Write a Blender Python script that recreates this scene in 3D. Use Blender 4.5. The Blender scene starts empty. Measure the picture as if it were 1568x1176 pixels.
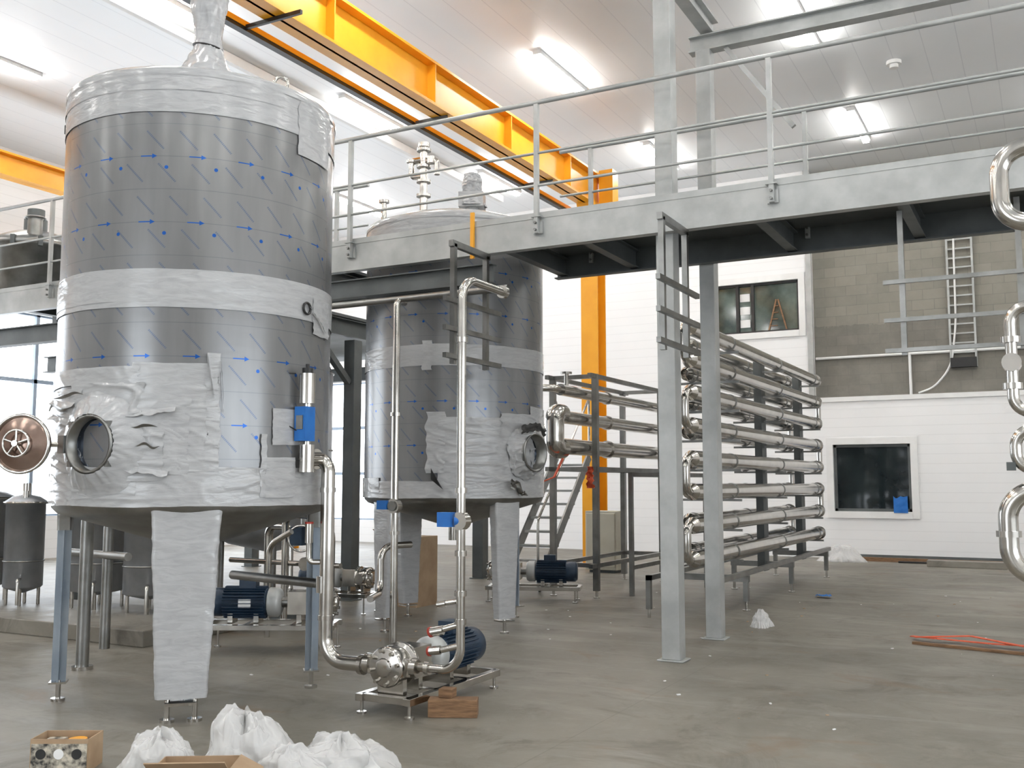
import bpy, bmesh, math, random
from mathutils import Vector, Matrix, noise
random.seed(3)
V=Vector
# ------------------------------------------------------------ materials
class NT:
    def __init__(s,name):
        s.mat=bpy.data.materials.new(name); s.mat.use_nodes=True
        s.t=s.mat.node_tree; s.n=s.t.nodes; s.bsdf=s.n['Principled BSDF']
    def new(s,ty): return s.n.new(ty)
    def link(s,a,b): s.t.links.new(a,b)
    def m(s,op,a,b=None,c=None):
        nd=s.new('ShaderNodeMath'); nd.operation=op
        for i,x in enumerate((a,b,c)):
            if x is None: continue
            if isinstance(x,(int,float)): nd.inputs[i].default_value=x
            else: s.link(x,nd.inputs[i])
        return nd.outputs[0]
    def obj(s):
        tc=s.new('ShaderNodeTexCoord'); return tc.outputs['Object']
    def xyz(s,v):
        sp=s.new('ShaderNodeSeparateXYZ'); s.link(v,sp.inputs[0]); return sp.outputs
    def noise(s,v,scale,detail=4,rough=.55,dist=0,stretch=None):
        if stretch:
            mp=s.new('ShaderNodeMapping'); mp.inputs['Scale'].default_value=stretch
            s.link(v,mp.inputs['Vector']); v=mp.outputs[0]
        nd=s.new('ShaderNodeTexNoise'); nd.inputs['Scale'].default_value=scale
        nd.inputs['Detail'].default_value=detail; nd.inputs['Roughness'].default_value=rough
        nd.inputs['Distortion'].default_value=dist
        s.link(v,nd.inputs['Vector']); return nd.outputs['Fac']
    def mix(s,f,a,b):
        nd=s.new('ShaderNodeMix'); nd.data_type='RGBA'
        if isinstance(f,(int,float)): nd.inputs[0].default_value=f
        else: s.link(f,nd.inputs[0])
        for i,x in ((6,a),(7,b)):
            if isinstance(x,tuple): nd.inputs[i].default_value=(*x[:3],1)
            else: s.link(x,nd.inputs[i])
        return nd.outputs[2]
    def ramp(s,f,lo,hi):
        nd=s.new('ShaderNodeMapRange'); nd.inputs['From Min'].default_value=lo; nd.inputs['From Max'].default_value=hi
        s.link(f,nd.inputs['Value']); return nd.outputs[0]
    def col(s,c):
        if isinstance(c,tuple): s.bsdf.inputs['Base Color'].default_value=(*c[:3],1)
        else: s.link(c,s.bsdf.inputs['Base Color'])
    def rm(s,r,m=0):
        if isinstance(r,(int,float)): s.bsdf.inputs['Roughness'].default_value=r
        else: s.link(r,s.bsdf.inputs['Roughness'])
        s.bsdf.inputs['Metallic'].default_value=m
    def bump(s,h,st=.3,dist=.01):
        b=s.new('ShaderNodeBump'); b.inputs['Strength'].default_value=st; b.inputs['Distance'].default_value=dist
        s.link(h,b.inputs['Height']); s.link(b.outputs[0],s.bsdf.inputs['Normal'])

def mottled(name,c1,c2,rough=.5,metal=0,scale=6,bump=0,stretch=None,r2=None):
    t=NT(name); o=t.obj(); n=t.noise(o,scale,5,stretch=stretch)
    t.col(t.mix(t.ramp(n,.35,.65),c1,c2))
    if r2 is not None:
        t.rm(t.m('ADD',rough,t.m('MULTIPLY',n,r2-rough)),metal)
    else: t.rm(rough,metal)
    if bump: t.bump(n,bump,.01)
    return t.mat
steel=mottled('stainless_steel',(.47,.45,.42),(.61,.59,.55),.10,1,5,r2=.24)
steel_dk=mottled('dull_stainless',(.22,.22,.21),(.33,.33,.32),.28,1,4,r2=.45)
steel_br=mottled('brushed_vessel_steel',(.36,.38,.41),(.46,.48,.51),.34,.85,4,r2=.5)
galv=mottled('galvanised_steel',(.35,.36,.35),(.47,.48,.47),.42,.3,3)
galv_dk=mottled('grey_painted_steel',(.085,.095,.095),(.12,.13,.13),.5,.2,3)
mullion=mottled('window_frame_grey',(.2,.26,.34),(.26,.32,.4),.5,0,3)
yellow=mottled('crane_yellow_paint',(.80,.34,.012),(.86,.39,.018),.38,0,2)
black=mottled('black_rubber',(.01,.01,.01),(.02,.02,.02),.45,0,5)
bluem=mottled('blue_motor_paint',(.008,.022,.045),(.014,.034,.065),.4,.1,8)
blue=mottled('bright_blue_plastic',(.01,.12,.42),(.015,.15,.48),.4,0,8)
wood=mottled('rough_timber',(.14,.075,.035),(.25,.14,.07),.7,0,9,.3,(1,1,8))
card=mottled('cardboard',(.34,.23,.14),(.42,.30,.19),.8,0,5)
red=mottled('red_plastic',(.3,.03,.02),(.4,.05,.03),.4,0,5)
orange=mottled('orange_webbing',(.58,.08,.03),(.68,.12,.05),.7,0,15)
lid_reflect=mottled('tinted_lid_reflection',(.22,.14,.11),(.42,.32,.27),.2,.9,3)  # brownish reflection on the open lid, painted in as its metal colour
whitep=mottled('white_paint',(.76,.76,.75),(.82,.82,.81),.5,0,3)
beige=mottled('beige_panel',(.5,.47,.38),(.56,.53,.44),.6,0,3)
darkglass=mottled('dark_glass',(.006,.01,.012),(.02,.028,.03),.06,0,1.2)
leafglass=mottled('office_glass',(.03,.05,.045),(.13,.17,.15),.08,0,1.6)
label=mottled('printed_label',(.02,.02,.02),(.6,.55,.45),.6,0,26)
legfilm=mottled('leg_protective_film',(.24,.29,.35),(.34,.39,.44),.3,.3,3)
hole_shade=mottled('painted_interior_shade',(.008,.012,.02),(.02,.03,.045),.2,.6,3)  # dark colour painted for the shade inside an open manhole

# concrete floor
t=NT('concrete_floor_mat'); o=t.obj()
n1=t.noise(o,.45,6,.6); n2=t.noise(o,3.2,8,.7,.6); n3=t.noise(o,40,3,.6)
c=t.mix(t.ramp(n1,.4,.6),(.135,.122,.098),(.20,.183,.152))
c=t.mix(t.m('MULTIPLY',t.ramp(n2,.5,.68),.6),c,(.265,.245,.21))
st=t.noise(o,1.1,7,.75,1.2)
c=t.mix(t.m('MULTIPLY',t.ramp(st,.51,.64),.7),c,(.09,.078,.06))
st2=t.noise(o,.9,5,.6,.8,(1,1.7,1))
c=t.mix(t.m('MULTIPLY',t.ramp(st2,.60,.68),.45),c,(.165,.10,.055))
st3=t.noise(o,.8,6,.7,.5,(.35,1.6,1))
c=t.mix(t.m('MULTIPLY',t.ramp(st3,.52,.62),.5),c,(.275,.257,.225))
sp=t.xyz(o)
j=t.m('MAXIMUM',t.m('LESS_THAN',t.m('ABSOLUTE',t.m('SUBTRACT',t.m('FRACT',t.m('DIVIDE',sp[0],5.5)),.5)),.0008),
   t.m('LESS_THAN',t.m('ABSOLUTE',t.m('SUBTRACT',t.m('FRACT',t.m('DIVIDE',sp[1],5.5)),.5)),.0008))
c=t.mix(t.m('MULTIPLY',j,.4),c,(.09,.085,.075))
t.col(c); t.rm(t.m('ADD',.30,t.m('MULTIPLY',n2,.4))); t.bump(t.m('ADD',n2,t.m('MULTIPLY',n3,.3)),.10,.01); floor_m=t.mat
# panels
def panel(name,axis,pitch,colr,dark,w=.03):
    t=NT(name); o=t.obj(); sp=t.xyz(o)
    l=t.m('LESS_THAN',t.m('FRACT',t.m('DIVIDE',sp[axis],pitch)),w)
    n=t.noise(o,.6,3)
    c=t.mix(t.ramp(n,.3,.7),colr,tuple(x*.96 for x in colr))
    c=t.mix(l,c,dark); t.col(c); t.rm(.38); t.bump(l,.3,.004); return t.mat
ceil_m=panel('ceiling_panel',0,.5,(.86,.88,.90),(.70,.72,.75),.025)
wall_m=panel('white_sandwich_panel',2,.2,(.86,.86,.86),(.75,.75,.75),.05)
# blocks
t=NT('concrete_block_mat'); o=t.obj(); sp=t.xyz(o)
cb=t.new('ShaderNodeCombineXYZ'); t.link(sp[0],cb.inputs[0]); t.link(sp[2],cb.inputs[1])
br=t.new('ShaderNodeTexBrick'); t.link(cb.outputs[0],br.inputs['Vector'])
br.inputs['Scale'].default_value=1; br.inputs['Brick Width'].default_value=.45; br.inputs['Row Height'].default_value=.22
br.inputs['Mortar Size'].default_value=.006
br.inputs['Color1'].default_value=(.21,.20,.17,1); br.inputs['Color2'].default_value=(.25,.235,.20,1); br.inputs['Mortar'].default_value=(.18,.17,.15,1)
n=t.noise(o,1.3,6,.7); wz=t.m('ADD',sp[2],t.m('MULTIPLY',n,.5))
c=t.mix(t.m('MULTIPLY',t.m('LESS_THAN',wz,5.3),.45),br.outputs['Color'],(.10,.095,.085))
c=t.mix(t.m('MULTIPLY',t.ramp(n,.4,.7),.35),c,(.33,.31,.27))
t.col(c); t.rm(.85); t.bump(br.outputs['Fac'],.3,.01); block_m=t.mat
# protective film with printed text and arrows
t=NT('printed_protective_film'); o=t.obj(); sp=t.xyz(o)
u=t.m('MULTIPLY',t.m('ARCTAN2',sp[1],sp[0]),1.0); v=sp[2]
CH=.235; CW=.225
vt=t.m('ADD',v,.115)
row=t.m('FLOOR',t.m('DIVIDE',vt,CH))
uu=t.m('ADD',u,t.m('MULTIPLY',row,.085))
lx=t.m('SUBTRACT',t.m('MULTIPLY',t.m('FRACT',t.m('DIVIDE',uu,CW)),CW),CW/2)
ly=t.m('SUBTRACT',t.m('MULTIPLY',t.m('FRACT',t.m('DIVIDE',vt,CH)),CH),CH/2)
a=t.m('SUBTRACT',t.m('MULTIPLY',lx,.68),t.m('MULTIPLY',ly,.733))
b=t.m('ADD',t.m('MULTIPLY',lx,.733),t.m('MULTIPLY',ly,.68))
txt=t.m('MULTIPLY',t.m('LESS_THAN',t.m('ABSOLUTE',a),.090),t.m('LESS_THAN',t.m('ABSOLUTE',b),.0065))
txt=t.m('MULTIPLY',txt,t.m('GREATER_THAN',t.m('SINE',t.m('MULTIPLY',a,520)),-.6))
AP=.47; AW=.33
ay=t.m('SUBTRACT',t.m('MULTIPLY',t.m('FRACT',t.m('DIVIDE',t.m('ADD',v,.115),AP)),AP),AP/2)
ax=t.m('SUBTRACT',t.m('MULTIPLY',t.m('FRACT',t.m('DIVIDE',u,AW)),AW),AW/2)
aay=t.m('ABSOLUTE',ay)
shaft=t.m('MULTIPLY',t.m('LESS_THAN',t.m('ABSOLUTE',ax),.05),t.m('LESS_THAN',aay,.0042))
hx=t.m('SUBTRACT',.065,ax)
head=t.m('MULTIPLY',t.m('LESS_THAN',aay,t.m('MULTIPLY',hx,.5)),t.m('MULTIPLY',t.m('GREATER_THAN',ax,.030),t.m('GREATER_THAN',hx,0)))
arrow=t.m('MAXIMUM',shaft,head)
dx=t.m('ADD',ax,-.13); dy=t.m('ADD',ay,.08)
dot=t.m('LESS_THAN',t.m('ADD',t.m('MULTIPLY',dx,dx),t.m('MULTIPLY',dy,dy)),.00018)
seam=t.m('LESS_THAN',t.m('FRACT',t.m('DIVIDE',t.m('ADD',v,.1175),.235)),.02)
n=t.noise(o,1.5,4,stretch=(3,3,.4))
c=t.mix(t.ramp(n,.3,.7),(.18,.182,.185),(.23,.232,.235))  # vertical streaks of soft reflection painted into the grey
c=t.mix(t.m('MULTIPLY',seam,.4),c,(.07,.08,.11))
c=t.mix(t.m('MULTIPLY',txt,.55),c,(.03,.07,.18))
c=t.mix(t.m('MAXIMUM',arrow,dot),c,(.005,.08,.34))
t.col(c); t.rm(.25,.45); n4=t.noise(o,1.4,3,stretch=(1,1,4)); t.bump(n4,.10,.02); film_m=t.mat
# wrinkled white tape
t=NT('white_stretch_film'); o=t.obj()
n=t.noise(o,7,4,.5,1.0,(1,1,4)); n2=t.noise(o,2,3)
c=t.mix(t.ramp(n,.3,.6),(.37,.375,.38),(.43,.435,.44)); t.col(c); t.rm(.16); t.bump(n,.15,.02)
tape=t.mat
t=NT('clear_plastic_bag'); o=t.obj(); n=t.noise(o,5,3,.5,1.5)
t.col(t.mix(n,(.78,.775,.76),(.90,.90,.89))); t.rm(.14); t.bump(n,.25,.02)
t.bsdf.inputs['Alpha'].default_value=.5
bagm=t.mat
def emis(name,c,s):
    t=NT(name); t.col((.9,.9,.9)); t.bsdf.inputs['Emission Color'].default_value=(*c,1)
    t.bsdf.inputs['Emission Strength'].default_value=s; return t.mat
tube_m=emis('led_tube_glow',(1,.98,.94),74)

# ------------------------------------------------------------ builder
class Bd:
    def __init__(s,name,origin=(0,0,0)):
        s.name=name;s.o=V(origin);s.v=[];s.f=[];s.fm=[];s.fs=[];s.mats=[]
    def add(s,vs,fs,mat,sm=False):
        if mat not in s.mats: s.mats.append(mat)
        k=s.mats.index(mat);b=len(s.v)
        s.v+= [V(x) for x in vs]
        for f in fs:
            s.f.append([b+i for i in f]); s.fm.append(k); s.fs.append(sm)
    def box(s,c,sz,mat,M=None):
        c=V(c);x,y,z=[q/2 for q in sz];vs=[]
        for a in(-x,x):
            for b in(-y,y):
                for d in(-z,z):
                    p=V((a,b,d)); 
                    if M: p=M@p
                    vs.append(c+p)
        s.add(vs,[(0,1,3,2),(4,6,7,5),(0,4,5,1),(2,3,7,6),(0,2,6,4),(1,5,7,3)],mat)
    def bx(s,x0,x1,y0,y1,z0,z1,mat): s.box(((x0+x1)/2,(y0+y1)/2,(z0+z1)/2),(x1-x0,y1-y0,z1-z0),mat)
    def frame(s,p0,p1,up=(0,0,1)):
        d=(V(p1)-V(p0)); L=d.length; d.normalize(); up=V(up)
        if abs(d.dot(up))>.99: up=V((0,1,0))
        x=d.cross(up).normalized(); z=x.cross(d).normalized()
        return Matrix((x,d,z)).transposed(),L
    def beam(s,p0,p1,w,h,mat,up=(0,0,1)):
        M,L=s.frame(p0,p1,up); s.box((V(p0)+V(p1))/2,(w,L,h),mat,M)
    def ibeam(s,p0,p1,w,h,tk,mat):
        M,L=s.frame(p0,p1);c=(V(p0)+V(p1))/2;z=M@V((0,0,1))
        s.box(c,(tk,L,h-2*tk),mat,M)
        s.box(c+z*(h/2-tk/2),(w,L,tk),mat,M); s.box(c-z*(h/2-tk/2),(w,L,tk),mat,M)
    def ring(s,c,x,y,r,seg): return [c+x*(math.cos(2*math.pi*i/seg)*r)+y*(math.sin(2*math.pi*i/seg)*r) for i in range(seg)]
    def cyl(s,p0,p1,r,mat,r2=None,seg=18,caps=True):
        if r2 is None:r2=r
        M,L=s.frame(p0,p1);x=M@V((1,0,0));y=M@V((0,0,1))
        vs=s.ring(V(p0),x,y,r,seg)+s.ring(V(p1),x,y,r2,seg)
        s.add(vs,[(i,(i+1)%seg,seg+(i+1)%seg,seg+i) for i in range(seg)],mat,True)
        if caps: s.add(vs,[tuple(range(seg)),tuple(range(2*seg-1,seg-1,-1))],mat)
    def pipe(s,pts,r,mat,fil=.1,seg=14,n=6,caps=True):
        P=[V(p) for p in pts];out=[P[0]]
        for i in range(1,len(P)-1):
            a,b,c=P[i-1],P[i],P[i+1]
            d1=(a-b);d2=(c-b);l=min(fil,d1.length*.49,d2.length*.49);d1.normalize();d2.normalize()
            ang=d1.angle(d2)
            if ang>3.1: out.append(b);continue
            tl=l; R=tl*math.tan(ang/2); bis=(d1+d2).normalized(); ce=b+bis*(R/math.sin(ang/2))
            v0=(b+d1*tl)-ce; v1=(b+d2*tl)-ce; tot=v0.angle(v1); ax=v0.cross(v1).normalized()
            for k in range(n+1):
                out.append(ce+Matrix.Rotation(tot*k/n,3,ax)@v0)
        out.append(P[-1])
        d=(out[1]-out[0]).normalized(); up=V((0,0,1)) if abs(d.z)<.9 else V((0,1,0))
        x=d.cross(up).normalized(); vs=[]
        for i,p in enumerate(out):
            if i==0: tt=out[1]-out[0]
            elif i==len(out)-1: tt=out[-1]-out[-2]
            else: tt=(out[i+1]-p).normalized()+(p-out[i-1]).normalized()
            tt.normalize(); x=(x-tt*x.dot(tt)).normalized(); y=tt.cross(x)
            vs+=s.ring(p,x,y,r,seg)
        fs=[]
        for i in range(len(out)-1):
            for k in range(seg):
                fs.append((i*seg+k,i*seg+(k+1)%seg,(i+1)*seg+(k+1)%seg,(i+1)*seg+k))
        s.add(vs,fs,mat,True)
        if caps: s.add(vs,[tuple(range(seg)),tuple(range(len(vs)-1,len(vs)-seg-1,-1))],mat)
    def lathe(s,prof,c,mat,axis=(0,0,1),seg=48,sm=True):
        c=V(c);a=V(axis).normalized();M,_=s.frame(c,c+a);x=M@V((1,0,0));y=M@V((0,0,1));vs=[]
        for r,h in prof: vs+=s.ring(c+a*h,x,y,max(r,.0005),seg)
        fs=[(i*seg+k,i*seg+(k+1)%seg,(i+1)*seg+(k+1)%seg,(i+1)*seg+k) for i in range(len(prof)-1) for k in range(seg)]
        s.add(vs,fs,mat,sm)
    def torus(s,c,nrm,R,r,mat,seg=32,k=10):
        prof=[(R+r*math.cos(2*math.pi*i/k),r*math.sin(2*math.pi*i/k)) for i in range(k+1)]
        s.lathe(prof,c,mat,nrm,seg)
    def sheet(s,fn,nu,nv,mat,sm=True,closed=False):
        vs=[V(fn(i/nu,j/nv)) for i in range(nu+1) for j in range(nv+1)]
        fs=[(i*(nv+1)+j,(i+1)*(nv+1)+j,(i+1)*(nv+1)+j+1,i*(nv+1)+j+1) for i in range(nu) for j in range(nv)]
        s.add(vs,fs,mat,sm)
    def done(s,bevel=0,parent=None):
        me=bpy.data.meshes.new(s.name)
        me.from_pydata([tuple(p-s.o) for p in s.v],[],s.f)
        for m in s.mats: me.materials.append(m)
        me.polygons.foreach_set('material_index',s.fm); me.polygons.foreach_set('use_smooth',s.fs)
        bm=bmesh.new();bm.from_mesh(me);bmesh.ops.recalc_face_normals(bm,faces=bm.faces);bm.to_mesh(me);bm.free()
        ob=bpy.data.objects.new(s.name,me);ob.location=s.o;bpy.context.collection.objects.link(ob)
        if bevel:
            md=ob.modifiers.new('bevel','BEVEL');md.width=bevel;md.limit_method='ANGLE';md.angle_limit=.9;md.segments=2
        if parent: ob.parent=parent
        return ob
def nz(x,y,z=0): return noise.noise(V((x,y,z)))

# ------------------------------------------------------------ room
X0,X1,Y0,Y1,H=-19,8,-10,22.5,8.6
b=Bd('floor');b.bx(X0-.3,X1+.3,Y0-.3,Y1+.3,-.2,0,floor_m);b.done()
b=Bd('ceiling');b.bx(X0-.3,X1+.3,Y0-.3,Y1+.3,H,H+.2,ceil_m);b.done()
def wall_with_holes(name,axis,pos,a0,a1,holes,mat,th=.25,sgn=1):
    b=Bd(name)
    As=sorted({a0,a1}|{h[0] for h in holes}|{h[1] for h in holes}); Zs=sorted({0,H}|{h[2] for h in holes}|{h[3] for h in holes})
    for i in range(len(As)-1):
        for j in range(len(Zs)-1):
            ca=(As[i]+As[i+1])/2;cz=(Zs[j]+Zs[j+1])/2
            if any(h[0]<ca<h[1] and h[2]<cz<h[3] for h in holes): continue
            lo,hi=(pos,pos+th) if sgn>0 else (pos-th,pos)
            if axis=='x': b.bx(lo,hi,As[i],As[i+1],Zs[j],Zs[j+1],mat)
            else: b.bx(As[i],As[i+1],lo,hi,Zs[j],Zs[j+1],mat)
    return b.done()
wn=[0]
def glazing(axis,pos,a0,a1,z0,z1,na,nz_,portal=True,inw=1):
    wn[0]+=1; b=Bd('window_%d'%wn[0])
    def bb(p0,p1,q0,q1):
        if axis=='x': b.bx(pos-.04,pos+.04,p0,p1,q0,q1,mullion)
        else: b.bx(p0,p1,pos-.04,pos+.04,q0,q1,mullion)
    for i in range(na+1):
        a=a0+(a1-a0)*i/na; bb(max(a0,a-.04),min(a1,a+.04),z0,z1)
    for i in range(nz_+1):
        z=z0+(z1-z0)*i/nz_; bb(a0,a1,max(z0,z-.04),min(z1,z+.04))
    b.done()
    L=bpy.data.lights.new('window_daylight','AREA');L.shape='RECTANGLE';L.size=a1-a0;L.size_y=z1-z0
    L.cycles.is_portal=True
    ob=bpy.data.objects.new('window_daylight',L);bpy.context.collection.objects.link(ob)
    if axis=='x':
        ob.location=(pos+.2*inw*-1,(a0+a1)/2,(z0+z1)/2); ob.rotation_euler=(math.radians(90),0,math.radians(-90 if inw>0 else 90))
    else:
        ob.location=((a0+a1)/2,pos+.2*inw*-1,(z0+z1)/2); ob.rotation_euler=(math.radians(90),0,math.radians(0 if inw>0 else 180))
hl=[(4.5,10.0,1.0,5.2),(11,21.5,.9,5.2)]
wall_with_holes('wall_left','x',X0,Y0,Y1,hl,wall_m,sgn=-1)
glazing('x',X0-.12,4.5,10,1,5.2,4,3); glazing('x',X0-.12,11,21.5,.9,5.2,7,3)
wall_with_holes('wall_right','x',X1,Y0,Y1,[(-4,8,1.2,4.2)],wall_m)
glazing('x',X1+.12,-4,8,1.2,4.2,8,2,inw=-1)  # out-of-view window added for soft light and reflections
wall_with_holes('wall_front','y',Y0,X0,X1,[(-9,-3,0.2,5)],wall_m,sgn=-1)
glazing('y',Y0-.12,-9,-3,.2,5,6,4)  # opening behind the camera, added to bring in soft light
holes=[(-18.7,-16.0,.6,4.4),(-4.16,-2.59,1.0,2.43),(-6.75,-4.8,5.0,6.15),(-4.53,X1,3.42,H)]
wall_with_holes('wall_back','y',Y1,X0,X1,holes,wall_m)
glazing('y',Y1+.12,-18.7,-16,.6,4.4,2,3,inw=1)
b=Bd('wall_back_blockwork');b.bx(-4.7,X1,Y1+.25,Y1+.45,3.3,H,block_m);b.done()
def office_window(n,x0,x1,z0,z1,fr,gl,splits,fm):
    b=Bd('window_%d'%n)
    b.bx(x0-.0,x1+.0,Y1+.12,Y1+.14,z0,z1,gl)
    for a,c_ in ((x0,x0+fr),(x1-fr,x1)): b.bx(a,c_,Y1+.06,Y1+.12,z0,z1,fm)
    for a,c_ in ((z0,z0+fr),(z1-fr,z1)): b.bx(x0,x1,Y1+.06,Y1+.12,a,c_,fm)
    for s_ in splits: b.bx(s_-.035,s_+.035,Y1+.05,Y1+.12,z0,z1,fm)
    w=.14
    b.bx(x0-w,x0,Y1-.03,Y1,z0-w,z1+w,whitep);b.bx(x1,x1+w,Y1-.03,Y1,z0-w,z1+w,whitep)
    b.bx(x0,x1,Y1-.03,Y1,z1,z1+w,whitep);b.bx(x0,x1,Y1-.05,Y1,z0-w,z0,whitep)
    return b
b=office_window(6,-4.16,-2.59,1.0,2.43,.06,darkglass,[],galv_dk)
b.done()
b=office_window(7,-6.75,-4.8,5.0,6.15,.05,leafglass,[-6.2,-5.85],black)
b.beam((-5.5,Y1+.1,5.05),(-5.32,Y1+.1,5.75),.02,.035,wood);b.beam((-5.1,Y1+.1,5.05),(-5.28,Y1+.1,5.75),.02,.035,wood)
for q in range(4): b.beam((-5.46+.04*q,Y1+.1,5.15+.15*q),(-5.30+.01*q,Y1+.1,5.15+.15*q),.02,.02,wood)
for q in range(3): b.bx(-6.15,-5.92,Y1+.1,Y1+.115,5.15+.3*q,5.33+.3*q,whitep)
b.done()
b=Bd('trim_1');b.bx(-4.62,-4.5,Y1-.06,Y1,3.3,H,galv);b.bx(-4.5,X1,Y1-.04,Y1+.02,3.36,3.46,whitep);b.done()
b=Bd('wall_conduit')
b.pipe([(-4.5,Y1+.2,4.35),(-.3,Y1+.2,4.35)],.03,whitep);b.pipe([(-2.55,Y1+.2,4.35),(-2.55,Y1+.2,3.45)],.03,whitep)
b.pipe([(-1.6,Y1+.18,6.8),(-1.62,Y1+.18,4.9),(-1.75,Y1+.18,4.0),(-2.1,Y1+.18,3.6),(-2.4,Y1+.18,3.5)],.02,whitep,.3)
b.bx(-1.75,-1.25,Y1+.1,Y1+.25,4.0,4.2,black)
for zz in [4.3+.2*i for i in range(14)]: b.bx(-1.72,-1.28,Y1+.17,Y1+.2,zz,zz+.03,galv)
b.bx(-1.76,-1.72,Y1+.16,Y1+.25,4.0,7.2,galv);b.bx(-1.28,-1.24,Y1+.16,Y1+.25,4.0,7.2,galv);b.done()
b=Bd('baseboard_back');b.bx(-4.4,1,Y1-.05,Y1,0,.1,galv_dk);b.done()

for gx in (-15,-11,-7.05,-3.0,1.0,5.0):
    for gy in (-6,-1,4,9.0,14.05,19.05):
        b=Bd('ceiling_light',(gx,gy+.87,H))
        b.bx(gx-.07,gx+.07,gy-.06,gy+1.81,H-.07,H,whitep)
        b.bx(gx-.055,gx+.055,gy,gy+1.75,H-.13,H-.07,tube_m)
        b.done()
b=Bd('smoke_detector');b.cyl((-2.0,17.2,H),(-2.0,17.2,H-.06),.12,whitep);b.cyl((-2.0,17.2,H-.06),(-2.0,17.2,H-.12),.07,whitep);b.done()

# ------------------------------------------------------------ crane runway
b=Bd('overhead_crane_runway')
XB=-8.0;ZB=7.2;ZT=7.88
b.bx(XB-.17,XB+.17,2,18.9,ZB,ZB+.04,yellow);b.bx(XB-.17,XB+.17,2,18.9,ZT-.04,ZT,yellow);b.bx(XB-.02,XB+.02,2,18.9,ZB,ZT,yellow)
b.bx(XB-.04,XB+.04,2,18.9,ZT,ZT+.06,galv_dk)
yy=2.6
while yy<18.8:
    for sx in(-1,1): b.add([(XB+sx*.02,yy,ZB+.04),(XB+sx*.16,yy,ZB+.04),(XB+sx*.16,yy,ZT-.04),(XB+sx*.02,yy,ZT-.04),
        (XB+sx*.02,yy+.02,ZB+.04),(XB+sx*.16,yy+.02,ZB+.04),(XB+sx*.16,yy+.02,ZT-.04),(XB+sx*.02,yy+.02,ZT-.04)],
        [(0,1,2,3),(4,5,6,7),(1,5,6,2)],yellow)
    yy+=2.4
b.bx(XB-.58,XB-.46,2,18.6,ZB-.02,ZB+.05,yellow);b.bx(XB-.57,XB-.47,2,18.6,ZB-.07,ZB-.02,black)
for yy in (5.2,12.6,16.3): b.bx(XB-.58,XB+.1,yy,yy+.05,ZB-.04,ZB,galv_dk)
b.bx(XB-.6,XB+.4,8.86,8.9,ZB-.05,ZB-.0,black)
b.ibeam((XB,18.4,0),(XB,18.4,ZB),.36,.42,.03,yellow)
b.bx(XB-.3,XB+.3,18.1,18.7,0,.03,yellow)
b.add([(XB-.18,18.0,ZB),(XB+.18,18.0,ZB),(XB+.18,18.2,ZB-.5),(XB-.18,18.2,ZB-.5),(XB-.18,18.2,ZB),(XB+.18,18.2,ZB)],[(0,1,2,3),(0,3,4),(1,2,5)],yellow)
b.bx(XB+.1,XB+.4,18.5,18.8,ZB-.4,ZT+.1,yellow)
b.done()
b=Bd('overhead_crane_runway')
XC=-16.7
b.bx(XC-.15,XC+.15,2,20,7.2,7.24,yellow);b.bx(XC-.15,XC+.15,2,20,7.6,7.64,yellow);b.bx(XC-.02,XC+.02,2,20,7.2,7.64,yellow)
for yy in(3,19.5): b.ibeam((XC,yy,0),(XC,yy,7.2),.3,.35,.03,yellow)
b.done()
b=Bd('cable_tray');b.bx(-11.6,-11.5,4,21,H-.16,H-.01,whitep);b.done()

# ------------------------------------------------------------ walkway
YF,YR=8.7,10.15; ZC0,ZC1=3.92,4.21
b=Bd('elevated_walkway')
def channel(x0,x1,y,face,z0,z1,mat):
    b.bx(x0,x1,y-.006,y+.006,z0,z1,mat)
    ya,yb=(y,y+.09) if face<0 else (y-.09,y)
    b.bx(x0,x1,ya,yb,z1-.012,z1,mat);b.bx(x0,x1,ya,yb,z0,z0+.012,mat)
channel(-13.5,4,YF,-1,ZC0,ZC1,galv)
b.bx(-13.5,4,YF-.012,YF-.004,ZC1,ZC1+.06,galv)
channel(-4.85,4,YR,1,ZC0-.02,ZC1,galv_dk)
channel(-13.5,-7.4,YR,1,ZC0-.02,ZC1,galv_dk)
b.bx(-4.85,4,YF+.02,YR-.02,ZC1-.05,ZC1-.015,galv_dk);b.bx(-13.5,-7.4,YF+.02,YR-.02,ZC1-.05,ZC1-.015,galv_dk)
for xx in (-4.75,-3.9,-2.2,-1.0,.4,1.8,3.2,-7.5,-9,-10.6,-12.2): b.ibeam((xx,YF+.02,4.03),(xx,YR-.02,4.03),.1,.2,.012,galv_dk)
for xx in (-6.65,-4.36,-2.05,.25,-8.95,-11.6):
    b.bx(xx-.05,xx+.05,YF-.03,YF-.012,ZC1-.16,ZC1-.04,galv)
b.ibeam((-8.6,8.75,3.72),(-4.9,8.75,3.72),.12,.2,.012,galv_dk)
b.ibeam((-8.6,8.8,3.75),(-8.6,15,3.75),.16,.24,.014,galv_dk)
b.ibeam((-13.5,8.8,3.6),(-8.6,8.8,3.6),.16,.24,.014,galv_dk)
b.ibeam((-13.5,10.1,3.4),(-8.6,10.1,3.4),.16,.24,.014,galv_dk)
b.ibeam((-14,14.9,3.6),(-8.6,14.9,3.6),.16,.24,.014,galv_dk)
b.beam((-8.6,11.2,3.0),(-8.6,10.4,3.65),.08,.08,galv_dk)
b.bx(-14,-8.5,10.2,15,3.88,3.92,galv_dk)
b.bx(-5.13,-5.09,YF-.04,YF-.014,3.88,4.36,yellow)
b.done()
def column(x,y,z,w,mat=galv,nm='steel_column'):
    b=Bd(nm,(x,y,0));b.bx(x-w/2,x+w/2,y-w/2,y+w/2,.015,z,mat);b.bx(x-w/2-.04,x+w/2+.04,y-w/2-.03,y+w/2+.03,0,.015,mat);b.done(.006)
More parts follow.
